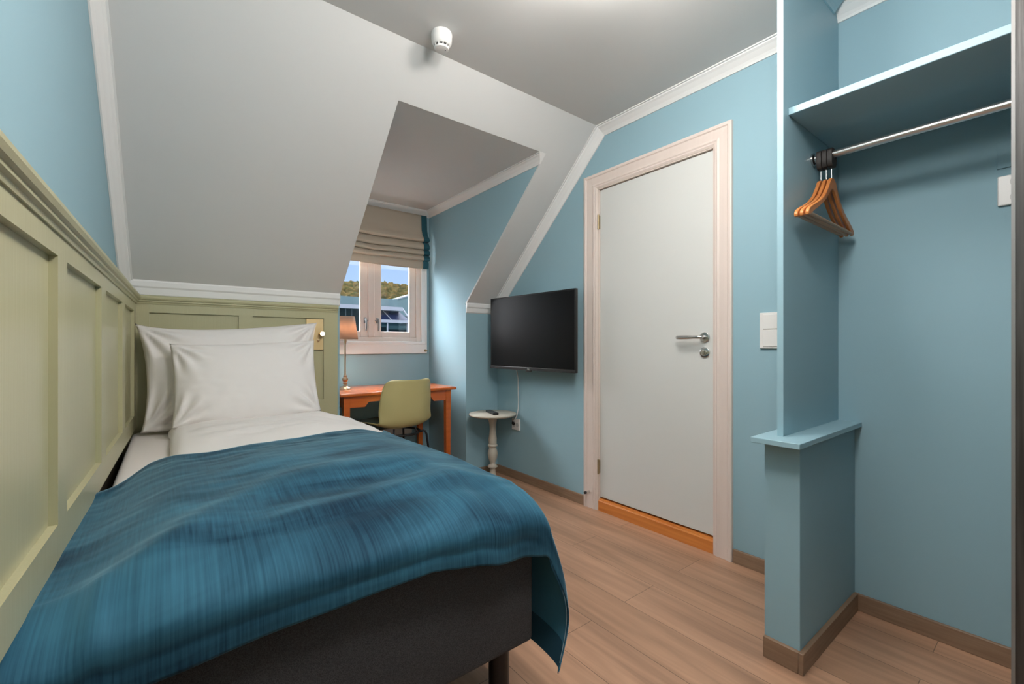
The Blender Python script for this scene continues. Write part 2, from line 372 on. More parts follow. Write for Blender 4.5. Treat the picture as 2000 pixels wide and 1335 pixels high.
struct('trim_4', mb, M['white_trim'], 'white moulding down the slope along the left blue wall', 'moulding')
mb = MB()
sl = 1/SM
crown(mb, (DX1, yd, DZ), (DX1, YW, DZ), (0, sl, -1), (-1,0,0), (0,0,-1), (-1,-1,0), s=.9)
crown(mb, (DX0, YW, DZ), (DX1, YW, DZ), (0,0,-1), (1,-1,0), (0,0,-1), (-1,-1,0), s=.9)
struct('trim_5', mb, M['white_trim'], 'white moulding round the dormer ceiling above the blind', 'moulding')
mb = MB(); crown(mb, (XR, -.95, ZC), (XR, .582, ZC), (0,0,-1), (-1,0,0))
struct('trim_6', mb, M['white_trim'], 'white moulding at the top of the closet back wall', 'moulding')
mb = MB(); crown(mb, (1.57, .582, ZC), (XR-.06, .582, ZC), (0,0,-1), (0,-1,0), s=.8)
struct('trim_7', mb, M['blue_trim'], 'blue moulding at the top of the closet partition', 'moulding')

# baseboards
BH, BT = .062, .014
def bb(name, boxes, label):
    mb = MB()
    for b in boxes: mb.box(*b)
    return struct(name, mb, M['base_wood'], label, 'baseboard', bevel=.002)
bb('baseboard_right', [(XR-BT, XR, 1.925, YK, 0, BH)], 'brown baseboard below the television')
bb('baseboard_far', [(DX1-.0, XR-BT, YK-BT, YK, 0, BH)], 'short brown baseboard behind the little round table')
bb('baseboard_door', [(XR-BT, XR, HY1, .99, 0, BH)], 'brown baseboard between door and half wall')
bb('baseboard_closet', [(HX-BT, XR-BT, HY0-BT, HY0, 0, BH+.004), (HX-BT, HX, HY0, HY1, 0, BH+.004)], 'brown baseboard wrapped round the half wall foot')
bb('baseboard_closet_back', [(XR-BT, XR, -.95, HY0, 0, BH)], 'brown baseboard along the closet back wall')
bb('baseboard_dormer', [(DX1-BT, DX1, YK, YW, 0, BH)], 'brown baseboard right of the desk')

# ---------------------------------------------------------------- green panelling
def panelling_left():
    mb = MB()
    b0, f0 = .047, .06                     # panel face, frame face (off the wall)
    zb, zt, zpb, zpt = .605, 1.225, .676, 1.178
    L = 4.25
    pans = []
    y = YK - .115
    edges = [(2.36, 2.765), (1.81, 2.262), (1.252, 1.72), (.705, 1.172), (.16, .625), (-.385, .08), (-.93, -.465)]
    Ys = lambda v: v - YK
    mb.box(0, b0-.004, -L, -.03, zb, zt)
    mb.box(b0-.006, f0, -L, -.03, zpt, zt); mb.box(b0-.006, f0, -L, -.03, zb, zpb)
    prev = -.03
    for a, b in edges:
        mb.box(b0-.006, f0, Ys(b), prev, zpb, zpt); prev = Ys(a)
    mb.box(b0-.006, f0, -L, prev, zpb, zpt)
    o = struct('trim_8', mb, M['green'], 'sage green panelling along the left wall beside the bed', 'wall panelling', local=True)
    o.location = LORG; o.rotation_euler = (0, 0, LA); ORG[o.name] = Vector((0,0,0))
    for a, b in edges:
        obj('panel', MB().box(b0-.006, b0, Ys(a)-.004, Ys(b)+.004, zpb-.004, zpt+.004), M['green'], o, local=True)
    cap = [(0, 1.218), (.064, 1.218), (.066, 1.226), (.072, 1.229), (.072, 1.236), (.078, 1.239), (.082, 1.247), (.082, 1.254), (.076, 1.260), (0, 1.260)]
    obj('cap_rail', MB().ext(cap, 'Y', -L, -.03), M['green'], o, local=True)
    g = struct('gap_shadow_strip', MB().box(-.001, .012, -4.25, 0, 0, .605), M['dark_gap'], 'wall strip coloured dark brown for the shadow in the gap behind the bed', 'wall strip', local=True)
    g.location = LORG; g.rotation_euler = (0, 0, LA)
panelling_left()
def panelling_far():
    x0, x1 = -.20, .838
    f, b = YK-.026, YK-.014
    zb, zt, zpb, zpt = .3, 1.225, .682, 1.176
    mb = MB()
    mb.box(x0, x1, b+.003, YK, zb, zt)
    mb.box(x0, x1, f, b+.005, zpt, zt); mb.box(x0, x1, f, b+.005, zb, zpb)
    pans = [(-.072, .309), (.377, .755)]
    prev = x0
    for a, c in pans: mb.box(prev, a, f, b+.005, zpb, zpt); prev = c
    mb.box(prev, x1, f, b+.005, zpb, zpt)
    o = struct('trim_10', mb, M['green'], 'sage green panelled headboard behind the pillows', 'wall panelling')
    for a, c in pans: obj('panel', MB().box(a-.004, c+.004, b, b+.005, zpb-.004, zpt+.004), M['green'], o)
    cap = [(YK, 1.218), (f-.004, 1.218), (f-.006, 1.226), (f-.011, 1.229), (f-.011, 1.236), (f-.017, 1.239), (f-.02, 1.247), (f-.02, 1.254), (f-.014, 1.260), (YK, 1.260)]
    obj('cap_rail', MB().ext(cap, 'X', x0, x1), M['green'], o)
panelling_far()

# ---------------------------------------------------------------- door
def door():
    d = empty('door_1', (XR, 1.45, 0)); tag(d, 'white flush interior door in a pale pinkish wood frame', 'door', kind='structure')
    o0, o1, zt = .993, 1.9216, 2.066
    W_ = DY0 - o0
    # casing profile: across = distance from outer edge, out = projection from the wall
    pr = [(0,0),(0,.017),(.006,.020),(.016,.020),(.021,.015),(.060,.0125),(.070,.0155),(.076,.012),(.082,.012),(.0925,.006),(.0925,0)]
    mb = MB()
    def leg(y_of, zc):
        r0 = [(XR-b, y_of(a), 0) for a, b in pr]; r1 = [(XR-b, y_of(a), zt-a) for a, b in pr]; mb.prism(r0, r1)
    leg(lambda a: o0+a, 0); leg(lambda a: o1-a*1.14, 0)
    r0 = [(XR-b, o0+a, zt-a) for a, b in pr]; r1 = [(XR-b, o1-a*1.14, zt-a) for a, b in pr]; mb.prism(r0, r1)
    obj('casing', mb, M['casing'], d)
    # jamb lining of the opening
    mb = MB(); mb.box(XR-.004, XR+.09, DY0-.001, DY0+.003, 0, DTOP); mb.box(XR-.004, XR+.09, DY1-.004, DY1+.001, 0, DTOP); mb.box(XR-.004, XR+.09, DY0, DY1, DTOP-.004, DTOP+.001)
    obj('jamb', mb, M['casing'], d)
    obj('threshold', MB().ext([(XR+.09, 0), (XR-.006, 0), (XR-.006, .058), (XR-.002, .064), (XR+.004, .064), (XR+.006, .072), (XR+.09, .074)], 'Y', DY0+.003, DY1-.004), M['oak'], d)
    lf = obj('leaf', MB().box(XR+.010, XR+.05, DY0+.009, DY1-.006, .082, DTOP-.008), M['door_white'], d, bevel=.0015)
    fx = XR+.010
    h = obj('handle', MB().lathe([(.0255, fx), (.0255, fx-.006), (.022, fx-.009), (.010, fx-.010), (.009, fx-.045), (.0, fx-.047)], 1.136, 1.052, 28, 'X'), M['chrome'], lf, smooth=.6)
    obj('lever', MB().tube([(fx-.040, 1.132, 1.052), (fx-.047, 1.142, 1.052), (fx-.050, 1.156, 1.052), (fx-.050, 1.172, 1.052), (fx-.050, 1.20, 1.052), (fx-.050, 1.235, 1.052), (fx-.0495, 1.258, 1.052), (fx-.049, 1.262, 1.052)], [.008, .009, .0085, .0085, .0105, .0105, .0095, .007], 14), M['chrome'], lf, smooth=.8)
    obj('lock', MB().lathe([(.0255, fx), (.0255, fx-.006), (.022, fx-.008), (.012, fx-.008), (.012, fx-.012), (.0, fx-.012)], 1.136, .977, 28, 'X'), M['chrome'], lf, smooth=.6)
    obj('thumb_turn', MB().box(fx-.022, fx-.011, 1.133, 1.139, .967, .987, .0015), M['chrome'], lf)
    for z in (1.769, .268):
        mb = MB(); mb.tube([(XR-.004, DY1-.003, z-.045), (XR-.004, DY1-.003, z+.045)], .0062, 12)
        mb.tube([(XR-.004, DY1-.003, z-.001), (XR-.004, DY1-.003, z+.001)], .0068, 12)
        mb.box(XR-.003, XR+.02, DY1-.006, DY1-.003, z-.04, z+.04)
        obj('hinge', mb, M['hinge'], d, smooth=.6)
    st = obj('door_stop', MB().tube([(XR-.010, 1.876, .101), (XR-.045, 1.876, .101)], .007, 14), M['chrome'], d, smooth=.6)
    obj('stop_tip', MB().tube([(XR-.045, 1.876, .101), (XR-.056, 1.876, .101)], .0085, 14), M['black_plastic'], st, smooth=.6)
door()

# ---------------------------------------------------------------- window
def window():
    w = empty('window_1', (1.28, YW, WZ0)); tag(w, 'small two-sash window with pinkish wood frame over the desk', 'window', kind='structure')
    def ring(x0, x1, z0, z1, t, y0, y1, tb=None, tt=None):
        tb = tb or t; tt = tt or t
        return MB().box(x0, x0+t, y0, y1, z0, z1).box(x1-t, x1, y0, y1, z0, z1).box(x0+t, x1-t, y0, y1, z0, z0+tb).box(x0+t, x1-t, y0, y1, z1-tt, z1)
    obj('frame', ring(WX0, WX1, WZ0, WZ1, .042, YW-.004, YW+.10, .034), M['casing'], w, bevel=.002)
    obj('mullion', MB().box(1.257, 1.309, YW-.008, YW+.10, WZ0+.034, WZ1-.042), M['casing'], w, bevel=.004)
    # white casing: right, left, top, sill and apron
    mb = MB()
    mb.box(WX1, 1.765, YW-.018, YW, 1.022, 2.118); mb.box(DX0+.001, WX0, YW-.018, YW, 1.022, 2.118); mb.box(WX0, WX1, YW-.018, YW, WZ1, 2.118)
    mb.box(DX0+.001, 1.765, YW-.018, YW, .945, 1.022)
    mb.box(1.748, 1.758, YW-.022, YW-.016, 1.02, 2.1)
    obj('casing', mb, M['white_trim'], w, bevel=.002)
    obj('sill', MB().box(DX0, 1.745, YW-.026, YW, 1.022, WZ0, .004), M['white_trim'], w)
    for side, (a, b) in ((0, (WX0+.042, 1.257)), (1, (1.309, WX1-.042))):
        s_ = obj('sash', ring(a, b, WZ0+.034, WZ1-.042, .058 if side else .06, YW+.006, YW+.032, .046, .05), M['casing'], w, bevel=.003)
        obj('pane', MB().box(a+.05, b-.05, YW+.017, YW+.022, WZ0+.07, WZ1-.085), M['glass'], s_)
        hx = (1.232 if side == 0 else 1.334)
        h = MB(); h.box(hx-.008, hx+.008, YW-.004, YW+.007, 1.19, 1.235, .003); h.tube([(hx, YW-.002, 1.215), (hx, YW-.024, 1.215)], .005, 10)
        h.tube([(hx, YW-.024, 1.225), (hx+.002, YW-.026, 1.20), (hx+.002, YW-.026, 1.15), (hx+.002, YW-.024, 1.128)], [.006, .0062, .006, .0045], 10)
        h.box(1.257 if side == 0 else hx, hx if side == 0 else 1.309, YW-.011, YW-.006, 1.207, 1.214)
        obj('handle', h, M['dull_steel'], s_, smooth=.7)
window()

# roman blind
def blind():
    prof = [(0.012, 2.118), (.015, 2.06), (.020, 1.99), (.036, 1.945), (.062, 1.915), (.070, 1.900), (.060, 1.889), (.030, 1.884), (.045, 1.874), (.060, 1.855), (.066, 1.835), (.060, 1.822),
            (.045, 1.818), (.058, 1.810), (.070, 1.795), (.072, 1.782), (.062, 1.775), (.048, 1.772), (.062, 1.762), (.072, 1.748), (.072, 1.736), (.060, 1.730), (.044, 1.727), (.050, 1.715), (.052, 1.70), (.048, 1.66)]
    x0, x1, bw = DX0+.03, 1.752, .052
    def strip(a, b, nx, off):
        def f(u, v):
            i = v*(len(prof)-1); k = min(int(i), len(prof)-2); t = i-k
            y = prof[k][0]*(1-t)+prof[k+1][0]*t; z = prof[k][1]*(1-t)+prof[k+1][1]*t
            x = a+(b-a)*u
            amp = max(0, min(1, (1.93-z)/.1))
            y += amp*.006*noise.noise(Vector((x*5, z*9, 2)))
            z += amp*.010*noise.noise(Vector((x*3.5, z*14, 7))) - .008*amp*math.sin((x-x0)/(x1-x0)*PI)
            return (x, YW-.026-y-off, z)
        return MB().grid(f, nx, (len(prof)-1)*3+1)
    r = empty('roman_blind', (1.31, YW-.02, 2.118)); tag(r, 'beige linen roman blind with teal edges, half pulled up at the window', 'blind')
    obj('headrail', MB().box(x0, x1, YW-.035, YW-.018, 2.095, 2.118), M['blind'], r)
    def so(o):
        md = o.modifiers.new('thick', 'SOLIDIFY'); md.thickness = .003; md.offset = 0; return o
    so(obj('fabric', strip(x0+bw, x1-bw, 50, 0), M['blind'], r, smooth=PI))
    so(obj('edge_band', strip(x1-bw, x1, 8, .0), M['teal'], r, smooth=PI))
    so(obj('edge_band', strip(x0, x0+bw, 8, .0), M['teal'], r, smooth=PI))
blind()
mb = MB().lathe([(.011, YW-.018), (.011, YW-.022), (.004, YW-.023), (.004, YW-.032)], 1.748, .969, 20, 'Y'); mb.tube([(1.735, YW-.034, .972), (1.748, YW-.036, .966), (1.761, YW-.034, .972)], .0035, 8)
tag(obj('cord_cleat', mb, mat('brass_paint', (.40, .29, .15), .4), smooth=.7), 'tiny brass cord hook at the lower right corner of the window casing', 'hook')

# panel heater under the window
h = empty('panel_heater', (1.3, YW, .28)); tag(h, 'low pale panel heater on the wall under the desk', 'heater')
obj('body', MB().box(.95, 1.60, YW-.075, YW-.02, .285, .43, .006), M['stain'], h)
for x in (1.02, 1.49): obj('bracket', MB().box(x, x+.04, YW-.02, YW, .31, .40), M['stain'], h)

# ---------------------------------------------------------------- bed
BX0, BX1, BY0, BY1 = -.128, .772, .895, 2.825
def rounded(mb, x0, x1, y0, y1, z0, z1, r): return mb.box(x0, x1, y0, y1, z0, z1, r, 4)
bed = empty('bed', (.32, 1.86, 0)); tag(bed, 'single box bed with charcoal fabric base standing against the green panelling', 'bed')
obj('base', rounded(MB(), BX0, BX1, BY0, BY1, .222, .53, .014), M['charcoal'], bed, smooth=.6)
for x, y in ((.715, .975), (-.06, .975), (.715, 2.72), (-.06, 2.72)):
    obj('leg', MB().lathe([(.0265, 0), (.028, .004), (.028, .222)], x, y, 28), M['black_metal'], bed, smooth=.6)
def mattress_top(u, v):
    x = BX0-.012 + (BX1-BX0+.016)*u; y = BY0+.004+(BY1-BY0-.008)*v
    return x, y
mb = MB(); rounded(mb, BX0-.010, BX1-.006, BY0+.012, BY1-.002, .525, .590, .030)
obj('mattress', mb, M['sheet_white'], bed, smooth=.6)

def sstep(a, b, x):
    t = max(0, min(1, (x-a)/(b-a))); return t*t*(3-2*t)
def wr(x, y, z, s): return noise.noise(Vector((x*s, y*s, z)))
def top_z(x, y):
    """height of the made-up bed (sheet, and duvet above it)"""
    z = .596
    d = sstep(.0, .05, x)*(.052 + .012*wr(x, y, 3, 3.0) + .008*math.sin((x-.05)*4.2))
    d *= sstep(.885, 1.02 + .30*sstep(-.1, .5, x)*(1-sstep(.5, .78, x)), y)*.75+.25
    z += d
    z -= sstep(.60, .79, x)*.034
    return z
# duvet
def duvet(u, v):
    # u across: 0 = tucked left edge .. 1 = right hem; v along: 0 = foot, 1 = head
    y = 1.30 + (2.585-1.30)*v
    if u < .1:
        t = u/.1; x = .012 + .03*sstep(0, 1, t); z0 = .594; z1 = top_z(.075, y)
        z = z0 + (z1-z0)*math.sin(t*PI/2)*.9; x = .012 + .014*wr(y, 0, 5, 4) + .045*(1-math.cos(t*PI/2))
    elif u < .82:
        t = (u-.1)/.72; x = .057 + (.762-.057)*t; x += .014*wr(y, 0, 5, 4)*(1-t); z = top_z(x, y)
        if t < .08: z = z*(t/.08) + (.594+(top_z(.075, y)-.594)*.9)*(1-t/.08)
    else:
        t = (u-.82)/.18; a = min(1, t/.35)
        zt = top_z(.762, y); x = .762 + .034*math.sin(a*PI/2); z = zt - .030*(1-math.cos(a*PI/2))
        if t > .35: z -= (t-.35)/.65*.14; x += .006*math.sin(y*17)*(t-.35)
    k = sstep(.93, 1.0, v)
    z -= k*.026*sstep(.0, .1, u)
    z += (.010*wr(x*1.2, y*2.6, 9, 4.5)*sstep(.1, .2, u)*(1-sstep(.8, .9, u)) + .004*wr(x*2, y*5, 1, 9)*sstep(.1, .2, u))*sstep(1.9, 2.1, y)
    # creases running from the right pillow corner
    q = (x-.62)*.6+(y-2.3)*.8
    z += .006*math.sin(q*60)*math.exp(-((x-.60)**2+(y-2.30)**2)/.014)
    return (x, y, z)
o = obj('duvet', MB().grid(duvet, 120, 110), M['linen_white'], smooth=PI, recalc=False)
md = o.modifiers.new('thick', 'SOLIDIFY'); md.thickness = .006; md.offset = 1
tag(o, 'white duvet spread on the bed below the pillows', 'duvet')

# pillows
def pillow(name, BL, BR, TR, TL, T, seed, edge, sag, label):
    BL, BR, TR, TL = map(Vector, (BL, BR, TR, TL))
    nrm = (BR-BL).cross(TL-BL).normalized()          # towards the camera side
    def surf(sign):
        def f(u, v):
            # edges bow inwards between the corners
            a, b = 2*u-1, 2*v-1
            eu = u + edge['side']*a*0 ; ev = v
            P = BL*(1-u)*(1-v) + BR*u*(1-v) + TR*u*v + TL*(1-u)*v
            up = (TL-BL).normalized(); rt = (BR-BL).normalized()
            bow = lambda s: (1-s*s)
            P = P - rt*a*abs(a)**3*edge['side']*bow(b)**.8
            topdip = edge['top']*bow(a)**.7*(1+.5*(-a))*max(0, b)**3
            P = P - up*topdip - up*(edge['bottom']*bow(a)*max(0, -b)**3)
            k = max(0, (1-abs(a)**3.2))**.62 * max(0, (1-abs(b)**2.8))**.62
            t = T*k*(1 + .10*noise.noise(Vector((u*2.2+seed, v*2, seed))))
            w = 0
            for cu, cv in ((-1, -1), (-1, 1), (1, 1), (1, -1)):
                du, dv = a-cu, (b-cv)*.62; r = math.hypot(du, dv); ang = math.atan2(dv*cv, du*cu)
                w += math.sin(ang*13+seed*cu+cv)*math.exp(-((r-.28)/.20)**2)*.0075*edge.get('wr', 1)
            w += .0045*edge.get('wr', 1)*noise.noise(Vector((u*9+seed, v*7, 4)))*(abs(a)**1.5)
            w += .002*noise.noise(Vector((u*16+seed, v*16, 14)))
            t += w*min(1, k*3)
            s_ = sag*(1-v)*bow(a)
            return P + nrm*(t*sign)
        return f
    mb = MB(); mb.grid(surf(1), 72, 56); mb.grid(surf(-1), 72, 56)
    bmesh.ops.remove_doubles(mb.bm, verts=mb.bm.verts, dist=.0004)
    o = obj(name, mb, M['linen_white'], smooth=PI)
    return tag(o, label, 'pillow', 'pillows on the bed')
pillow('pillow', (-.100, 2.655, .607), (.69, 2.66, .64), (.697, 2.765, 1.147), (-.126, 2.765, 1.118), .082, 1.3, dict(side=.035, top=.034, bottom=.012, wr=2.1), 0, 'large white pillow propped upright against the green headboard, behind the smaller one')
pillow('pillow', (.012, 2.465, .642), (.648, 2.49, .662), (.640, 2.60, 1.040), (.006, 2.60, 1.020), .072, 4.1, dict(side=.014, top=.012, bottom=.012, wr=1.7), 0, 'smaller white pillow leaning in front of the large pillow')

# blanket
BLK = []
def edge_y(x):
    pts = [(-.175, 1.615), (-.13, 1.65), (-.04, 1.80), (.1, 1.74), (.26, 1.79), (.44, 1.82), (.60, 1.84), (.72, 1.85), (.80, 1.96), (1.3, 2.02)]
    for (a, ya), (b, yb) in zip(pts, pts[1:]):
        if x <= b: return ya + (yb-ya)*sstep(a, b, x)*.6 + (yb-ya)*.4*(x-a)/(b-a)
    return pts[-1][1]
def hem_z(x):
    pts = [(-.18, .50), (-.056, .503), (.2, .513), (.445, .524), (.62, .490), (.76, .466), (.80, .458)]
    for (a, za), (b, zb) in zip(pts, pts[1:]):
        if x <= b: return za + (zb-za)*max(0, (x-a)/(b-a))
    return pts[-1][1]
US = .68         # share of the cloth that lies on top (the rest hangs down the right side)
def blank_z(x, y):
    d = sstep(-.15, .045, x)*(.052 + .014*wr(x, y, 3, 3.0)*sstep(.05, .2, x) + .008*math.sin((max(x, .05)-.05)*4.2))
    d *= sstep(.885, 1.02 + .30*sstep(-.1, .5, x)*(1-sstep(.5, .78, x)), y)*.75+.25
    c1 = .93 + .34*sstep(-.17, .28, x) + .06*x
    c2 = .965 + .11*sstep(-.12, .45, x)
    w_ = sstep(-.20, -.08, x)*(1-sstep(.55, .74, x))
    d += w_*(.009*math.exp(-((y-c1)/.07)**2) + .010*math.exp(-((y-c2)/.045)**2)*sstep(.02, .25, x))
    d -= w_*.007*math.exp(-((y-(c1+c2)/2)/.05)**2)*sstep(.05, .3, x)
    return .596 + d - sstep(.60, .79, x)*.034 + .008
def blanket(u, v):
    """u: left to right hem, v: head edge to foot hem"""
    ut = min(1, u/US)
    x = -.185 + (.765+.185)*ut
    d = max(0, (u-US)/(1-US))                 # 0..1 down the side drape
    ye = edge_y(x if d == 0 else .77+d*.4)
    yf = .862 + .006*math.sin(x*9) - .004
    L1 = .86                                  # v where the front drop begins
    # along position: top part then rolls over the front edge
    xl = XL(1.2)
    if v < L1:
        y = ye + (.985-ye)*(v/L1); drop = 0
    else:
        t = (v-L1)/(1-L1); a = min(1, t/.55)
        y = .985 - (.985-yf)*math.sin(a*PI/2)
        drop = (1-math.cos(a*PI/2))*.055
        if t > .55: drop += (t-.55)/.45*.06
        drop = drop
    zt = blank_z(min(x, .765), y)
    zl = max(-.185, XL(y)+.034)               # the cloth follows the wall on the left
    x = max(x, zl) if ut < .08 else x
    if v >= L1:
        t = (v-L1)/(1-L1)
        zt0 = blank_z(min(x, .765), .985)
        zh = hem_z(x)
        k = 1-(1-sstep(0, 1, t)*.35-.65*t**1.25)
        zt = zt0 + (zh-zt0)*k
    # folds and ripples
    amp = sstep(0, .1, v)
    zt += amp*(.006*wr(x, y, 21, 5) + (.0010+.003*sstep(.22, 0, v)*1)*wr(x*1.5, y*3, 4, 10))*(1-.4*sstep(.85, 1, v))
    zt += .004*math.exp(-(v/.04)**2) + .007*math.exp(-((v-.03)/.03)**2)*noise.noise(Vector((x*11, 3, 1)))
    zt += .010*math.exp(-((x+.085-.02*(v-.9))/.016)**2)*sstep(.80, .93, v)
    zt += .0055*math.sin(x*46+6*(v-.9))*sstep(.44, .60, x)*sstep(.70, .90, v)*(1-.5*sstep(.95, 1, v))
    if v > .9:                                # little gathers in the hem
        y -= .007*(v-.9)/.1*(math.sin(x*34+2*noise.noise(Vector((x*6, 0, 3)))) *.5+.5)*(.4+sstep(.35, .75, x))
    if d > 0:
        # side drape: rolls round the corner and falls, flaring a little
        a = min(1, d/.22); r = .034
        xs = .765 + r*math.sin(a*PI/2); zs = zt - r*(1-math.cos(a*PI/2))
        if d > .22:
            q = (d-.22)/.78
            fall_top = zs; foot = .165 - .045*sstep(.75, 1, v) + .012*math.sin(v*9)
            zs = fall_top + (foot-fall_top)*q
            xs += .050*math.sin(q*PI*.85)*(.35+.65*sstep(.72, 1, v)) + .012*q + .014*math.sin(v*15+.6)*q*(1-sstep(.86, 1, v))
        # the front edge of the drape stays nearer the foot
        yy = y - sstep(.0, .5, d)*.012*sstep(.8, 1, v) + .018*sstep(.5, 1, d)*sstep(.8, 1, v)
        return (xs, yy, zs)
    y += .003*math.exp(-((v-.962)/.007)**2)
    return (x, y, zt)
bm_ = MB().grid(blanket, 170, 150, uvf=lambda u, v: (u*1.35, v*1.4))
bmesh.ops.reverse_faces(bm_.bm, faces=bm_.bm.faces)
bl = empty('bed_throw', (.35, 1.3, .59)); tag(bl, 'blue velvet throw covering the foot of the bed and hanging over its right side', 'throw blanket')
o = obj('cloth', bm_, [M['velvet'], M['velvet_back'], M['velvet']], bl, smooth=PI, recalc=False)
md = o.modifiers.new('thick', 'SOLIDIFY'); md.thickness = .006; md.offset = 0; md.material_offset = 1; md.material_offset_rim = 2; md.use_rim = True
# the doubled hem on the inner side of the drape, with its pale stitch line
def hem_strip(f0, f1, n, off=.0045):
    def f(s, t):
        p = Vector(f0(s))*(1-t)+Vector(f1(s))*t
        return (p.x-off, p.y, p.z)
    return MB().grid(f, n, 2)
mbh = hem_strip(lambda s: blanket(US+(1-US)*(.16+.84*s), .985), lambda s: blanket(US+(1-US)*(.16+.84*s), .999), 50)
mbh.grid(lambda s, t: (blanket(.955+.045*t, .70+.3*s)[0]-.0045, blanket(.955+.045*t, .70+.3*s)[1], blanket(.955+.045*t, .70+.3*s)[2]), 40, 3)
hm = obj('hem', mbh, M['velvet'], bl, smooth=PI)
stl = [Vector(blanket(US+(1-US)*(.2+.74*i/40), .978)) + Vector((-.005, 0, 0)) for i in range(41)]
obj('stitching', MB().tube(stl, .0009, 6), M['hem_stitch'], hm, smooth=PI)

# ---------------------------------------------------------------- reading light on the headboard
r = empty('reading_light', (.715, YK-.014, .98)); tag(r, 'small lit brass reading light on the headboard beside the pillow', 'wall light')
py = YK-.016
obj('plate', MB().box(.655, .753, py-.012, py, .985, 1.172, .002), M['brass_satin'], r)
lh = obj('lamp_head', MB().lathe([(.006, py-.012), (.006, py-.03), (.013, py-.032), (.015, py-.055), (.012, py-.056)], .735, 1.082, 24, 'Y'), M['brass'], r, smooth=.6)
obj('bulb', MB().lathe([(.0115, py-.056), (.0115, py-.061), (.007, py-.066), (.001, py-.067)], .735, 1.082, 20, 'Y'), M['led'], lh, smooth=.6)
obj('switch', MB().lathe([(.007, py-.012), (.007, py-.018), (.0045, py-.019), (.0045, py-.030), (.001, py-.031)], .722, 1.042, 20, 'Y'), M['bronze'], r, smooth=.6)

# ---------------------------------------------------------------- desk, lamp, chair
def desk():
    d = empty('desk', (1.29, 3.17, 0)); tag(d, 'reddish cherry wood writing desk set into the window nook', 'desk')
    x0, x1, y0, y1 = .868, 1.728, 2.895, 3.455
    obj('desk_top', MB().box(x0, x1, y0, y1, .678, .700, .007, 3), M['cherry'], d, smooth=.7)
    a0, a1, b0, b1 = x0+.03, x1-.035, y0+.025, y1-.03
    lg = .042
    for x in (a0, a1-lg):
        for y in (b0, b1-lg):
            ring0 = [(x+.004, y+.004, 0), (x+lg-.004, y+.004, 0), (x+lg-.004, y+lg-.004, 0), (x+.004, y+lg-.004, 0)]
            ring1 = [(x, y, .678), (x+lg, y, .678), (x+lg, y+lg, .678), (x, y+lg, .678)]
            obj('leg', MB().prism(ring0, ring1), M['cherry'], d, bevel=.002)
    za, zk, zz = .602, .634, .678
    pol = [(a0+lg, za), (a0+lg+.10, za), (a0+lg+.125, zk), (a1-lg-.125, zk), (a1-lg-.10, za), (a1-lg, za), (a1-lg, zz), (a0+lg, zz)]
    obj('apron', MB().ext(pol, 'Y', b0+.006, b0+.024), M['cherry'], d)
    for x in (a0+.008, a1-.026):
        obj('apron', MB().box(x, x+.018, b0+lg, b1-lg, za, zz), M['cherry'], d)
    obj('apron', MB().box(a0+lg, a1-lg, b1-.024, b1-.006, za, zz), M['cherry'], d)
desk()
lx, ly = .994, 3.20
l = empty('table_lamp', (lx, ly, .70)); tag(l, 'lit bronze table lamp with beige shade on the desk', 'lamp')
obj('base', MB().lathe([(.042, .7), (.042, .705), (.036, .711), (.022, .718), (.013, .728), (.010, .736), (.016, .742), (.016, .747), (.010, .752), (.017, .760), (.021, .770), (.018, .781), (.010, .789), (.013, .793), (.013, .797), (.007, .803), (.0055, .85), (.005, 1.02), (.008, 1.03), (.011, 1.045), (.011, 1.07), (.002, 1.071)], lx, ly, 28), M['bronze'], l, smooth=.9)
sh = obj('lamp_shade', MB().lathe([(.087, 1.056), (.0645, 1.218)], lx, ly, 48, cap=False), M['shade'], l, smooth=PI)
md = sh.modifiers.new('thick', 'SOLIDIFY'); md.thickness = .0015
obj('bulb', MB().lathe([(.004, 1.072), (.011, 1.080), (.013, 1.095), (.022, 1.115), (.026, 1.133), (.023, 1.149), (.014, 1.161), (.002, 1.165)], lx, ly, 20), M['bulb'], l, smooth=PI)

